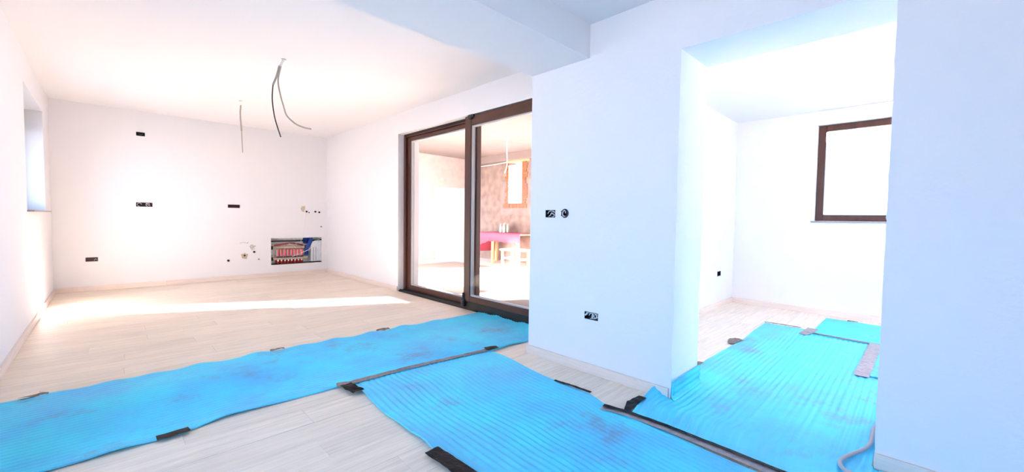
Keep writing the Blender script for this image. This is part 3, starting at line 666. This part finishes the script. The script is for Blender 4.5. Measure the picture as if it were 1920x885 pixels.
tape([(.146, 2.548), (.205, 2.550), (.272, 2.556)], .055, TAPEB, 'flat black tape on the near edge of the long foam sheet', .014, 2, .003)
tape([(.905, 3.640), (.96, 3.636), (1.005, 3.628)], .04, TAPEBR, 'small dark tape on the far foam edge, middle of the kitchen', .012, 3, .010)
tape([(1.80, 3.612), (1.86, 3.610), (1.92, 3.606)], .05, TAPEBR, 'dark crumpled tape on far foam edge nearest the sliding door glass', .014, 4, .014)
tape([(1.02, 2.600), (1.10, 2.575), (1.5, 2.562), (1.9, 2.515), (2.22, 2.475)], [.075, .06, .05, .05, .055], TAPEG, 'long grey tape joining the two foam sheets in the middle', .0125, 5, .003)
tape([(1.058, 2.555), (1.062, 2.48), (1.075, 2.395)], .075, TAPEB, 'black tape at the left corner where two foam sheets meet', .022, 6, .007)
tape([(2.19, 2.50), (2.25, 2.478), (2.295, 2.462)], .07, TAPEB, 'black tape at the right end of the grey seam, by the pier', .019, 7, .008)
tape([(3.00, 3.585), (3.02, 3.60), (3.05, 3.64)], .05, TAPEB, 'black tape scrap under the bumper of the sliding door', .014, 8, .008)
tape([(2.112, 1.70), (2.125, 1.56), (2.128, 1.42)], .022, TAPEB, 'narrow black tape on the right foam edge beside the pier', .012, 9, .004)
tape([(2.005, 1.262), (2.035, 1.12), (2.04, .9), (2.03, .6), (2.01, .2), (2.0, -.3)], [.062, .05, .05, .055, .06, .06], TAPEL, 'long grey tape on the seam before the doorway', .0125, 10, .003)
tape([(2.022, 1.262), (2.052, 1.12), (2.060, .9), (2.052, .6), (2.036, .2), (2.026, -.3)], [.034, .030, .026, .026, .026, .026], TAPEB, 'narrow black tape along the seam before the doorway', .0185, 11, .002)
tape([(2.075, 1.14), (2.18, 1.168), (2.31, 1.168)], [.035, .06, .05], TAPEB, 'black folded tape at foam corner in front of the doorway', .013, 12, .008)
tape([(1.045, 1.562), (1.05, 1.45), (1.058, 1.2)], .075, TAPEB, 'large black tape on the left foam edge at picture bottom', .016, 13, .004)
tape([(5.045, 1.165), (5.06, 1.03), (5.058, .84)], .035, TAPEBR, 'thin dark tape on the end of the doorway foam sheet', .012, 14, .003)
tape([(3.93, 1.165), (4.03, 1.172), (4.13, 1.155)], [.05, .09, .09], TAPEBR, 'brown crumpled tape on the doorway foam, nearest the far baseboard', .011, 15, .010)
tape([(3.10, 1.165), (3.16, 1.165), (3.225, 1.150)], [.03, .05, .03], TAPEBR, 'brown tape scrap on the foam edge just behind the jamb', .011, 16, .010)
tape([(4.76, .775), (4.92, .755), (5.10, .742)], [.07, .09, .09], TAPEL, 'pale grey tape at the corner of the farthest foam sheet', .0125, 17, .002)
tape([(4.905, .76), (4.885, .5), (4.875, .2), (4.87, -.3)], .045, TAPEG, 'dark grey tape on the seam before the farthest foam sheet', .0125, 18, .002)
tape([(3.76, .262), (4.2, .258), (4.87, .252)], .085, TAPEL, 'wide silver tape beside the right wall in the far room', .0140, 19, .003)
tape([(5.825, .545), (5.822, .50), (5.818, .455)], .03, TAPEB, 'tiny black tape at the foam edge below the far window', .0125, 20, .004)

# extension cable on the doorway sheet
MBc = MB().tube([(2.25, -.05, 0.024), (2.236, .10, 0.023), (2.252, .19, 0.023), (2.301, .217, 0.023), (2.361, .212, 0.023), (2.439, .187, 0.023), (2.531, .153, 0.023), (2.623, .136, 0.024), (2.72, .136, 0.028), (2.86, .13, 0.026), (3.05, .05, 0.026), (3.4, -.2, 0.026)], .0085, n=10)
tag(MBc.build('extension_cord', MAUVE, smooth=True), 'grey cable snaking over the blue foam round the right jamb', 'cable')

# ------------------------------------------------------------------ terrace
ZF = -0.02
tw = bpy.data.objects.new('window_4', None); COL.objects.link(tw); struct(tw, 'unfinished terrace window with raw brick edges'); tw.location = (XT, 7.44, 1.5)
rng = random.Random(5)
z = 1.40
while z < 2.55:                                                   # rough bricks bared round the opening
    h = 0.075
    for (ya, yb2) in ((7.69, 7.79 + rng.uniform(-.03, .05)), (7.02 + rng.uniform(-.02, .05), 7.20)):
        MB().box((XT - .018 - rng.uniform(0, .012), ya, z), (XT + .002, yb2, z + h - .012), .004).build('brick', BRICK, tw)
    z += h
y = 7.02
while y < 7.78:
    MB().box((XT - .02 - rng.uniform(0, .012), y, 1.375), (XT + .002, y + .115, 1.49), .004).build('brick', BRICK, tw); y += .125
MB().box((XT - .03, 6.95, 2.555), (XT + .02, 7.80, 2.598), .003).build('plank_lintel', PINE, tw)
MB().box((XT + .02, 7.20, 1.5), (XT + .08, 7.245, 2.555)).build('frame_post', PINE, tw)
# pale uprights of the bright end opening
win5 = bpy.data.objects.new('window_5', None); COL.objects.link(win5); struct(win5, 'bright opening in the terrace end wall'); win5.location = (6.8, YT + .1, 0)
for x in (6.31, 7.25): MB().box((x, YT + .1, -.02), (x + .04, YT + .14, 1.95)).build('post', WHITEP, win5)
MB().box((6.35, YT + .1, 1.90), (7.25, YT + .14, 1.945)).build('rail', WHITEP, win5)
MB().box((6.35, YT + .118, -.015), (7.25, YT + .122, 1.90)).build('pane', GLASS, win5)

tb = thing('table', 'terrace table under the pink cloth, pale wooden legs', 'table', (7.05, 7.35, ZF))
MB().box((6.74, 6.55, .705), (7.40, 8.05, .735), .004).build('tabletop', PINE, tb)
for x in (6.78, 7.32):
    for yy in (6.62, 7.94 if x > 7 else 7.50): MB().box((x, yy, ZF), (x + .06, yy + .06, .705), .004).build('leg', PINE, tb)
cl = MB(); N_ = 40
def cloth_pt(i, k):
    yy = 6.50 + 1.60 * i / N_
    drop = .21 + (.18 * max(0, (i - 26) / 14) ** 1.2 if i > 26 else 0) + .012 * math.sin(i * 1.1)
    xs = [7.42, 7.10, 6.735, 6.715, 6.71 - .01 * math.sin(i * .9)]; zs = [.742, .742, .745, .70, .745 - drop]
    return (xs[k], yy, zs[k])
G_ = [[cl.bm.verts.new(cloth_pt(i, k)) for k in range(5)] for i in range(N_ + 1)]
for i in range(N_):
    for k in range(4): cl.bm.faces.new((G_[i][k], G_[i + 1][k], G_[i + 1][k + 1], G_[i][k + 1]))
E_ = [[v.co for v in G_[N_]]]
low = [cl.bm.verts.new((v.co.x, v.co.y + .02, max(.18, v.co.z - .5 if k < 4 else v.co.z - .15))) for k, v in enumerate(G_[N_])]
for k in range(4): cl.bm.faces.new((G_[N_][k], low[k], low[k + 1], G_[N_][k + 1]))
clo = cl.build('tablecloth', PINKC, smooth=True); sm = clo.modifiers.new('thick', 'SOLIDIFY'); sm.thickness = .003; sm.offset = 1
tag(clo, 'pink cloth hanging over the terrace table', 'tablecloth')
for k, (x, yy, h, r, m_) in enumerate([(7.10, 7.555, .22, .034, WHITEP), (7.16, 7.47, .25, .033, BOTTLE), (7.08, 7.415, .235, .036, WHITEP), (7.14, 7.34, .22, .034, BOTTLE)]):
    b = thing('bottle', ['leftmost pale bottle on the pink tablecloth', 'tall greenish bottle, second from left on the pink tablecloth', 'pale bottle, third from left on the pink tablecloth', 'rightmost greenish bottle on the pink tablecloth'][k], 'bottle', (x, yy, .7455), 'bottles on the terrace table')
    MB().lathe((x, yy, .7455), [(r * .9, 0), (r, .01), (r, h * .6), (r * .45, h * .78), (r * .38, h * .95)], 14).build('body', m_, b, smooth=True)
    MB().cyl((x, yy, .7455 + h * .95), (x, yy, .7455 + h), r * .45, n=12).build('cap', BOTTLE, b)
st = thing('stool', 'pale wooden stool in the sun before the pink table', 'stool', (6.35, 6.25, ZF))
MB().box((6.15, 5.98, .395), (6.55, 6.58, .43), .005).build('seat', PINE, st)
for x in (6.18, 6.48):
    for yy in (6.01, 6.51): MB().box((x, yy, ZF), (x + .045, yy + .045, .395), .003).build('leg', PINE, st)
for yy in (6.02, 6.52): MB().box((6.225, yy, .20), (6.48, yy + .025, .24)).build('stretcher', PINE, st)
ca = thing('terrace_cable', 'pale cable hanging from the terrace ceiling before the raw window', 'cable', (5.75, 5.96, ZT))
MB().tube([(5.75, 5.96, ZT), (5.75, 5.965, 2.5), (5.75, 5.955, 2.25), (5.75, 5.975, 2.12), (5.75, 6.03, 2.02)], .012).build('cable', WHITEP, ca, smooth=True)
ca = thing('terrace_cable', 'pale cable strung level along the raw terrace wall', 'cable', (XT - .15, 8.3, 2.56))
MB().tube([(XT - .013, 8.98, 2.553), (XT - .013, 8.3, 2.560), (XT - .035, 7.72, 2.575)], .012).build('cable', WHITEP, ca, smooth=True)
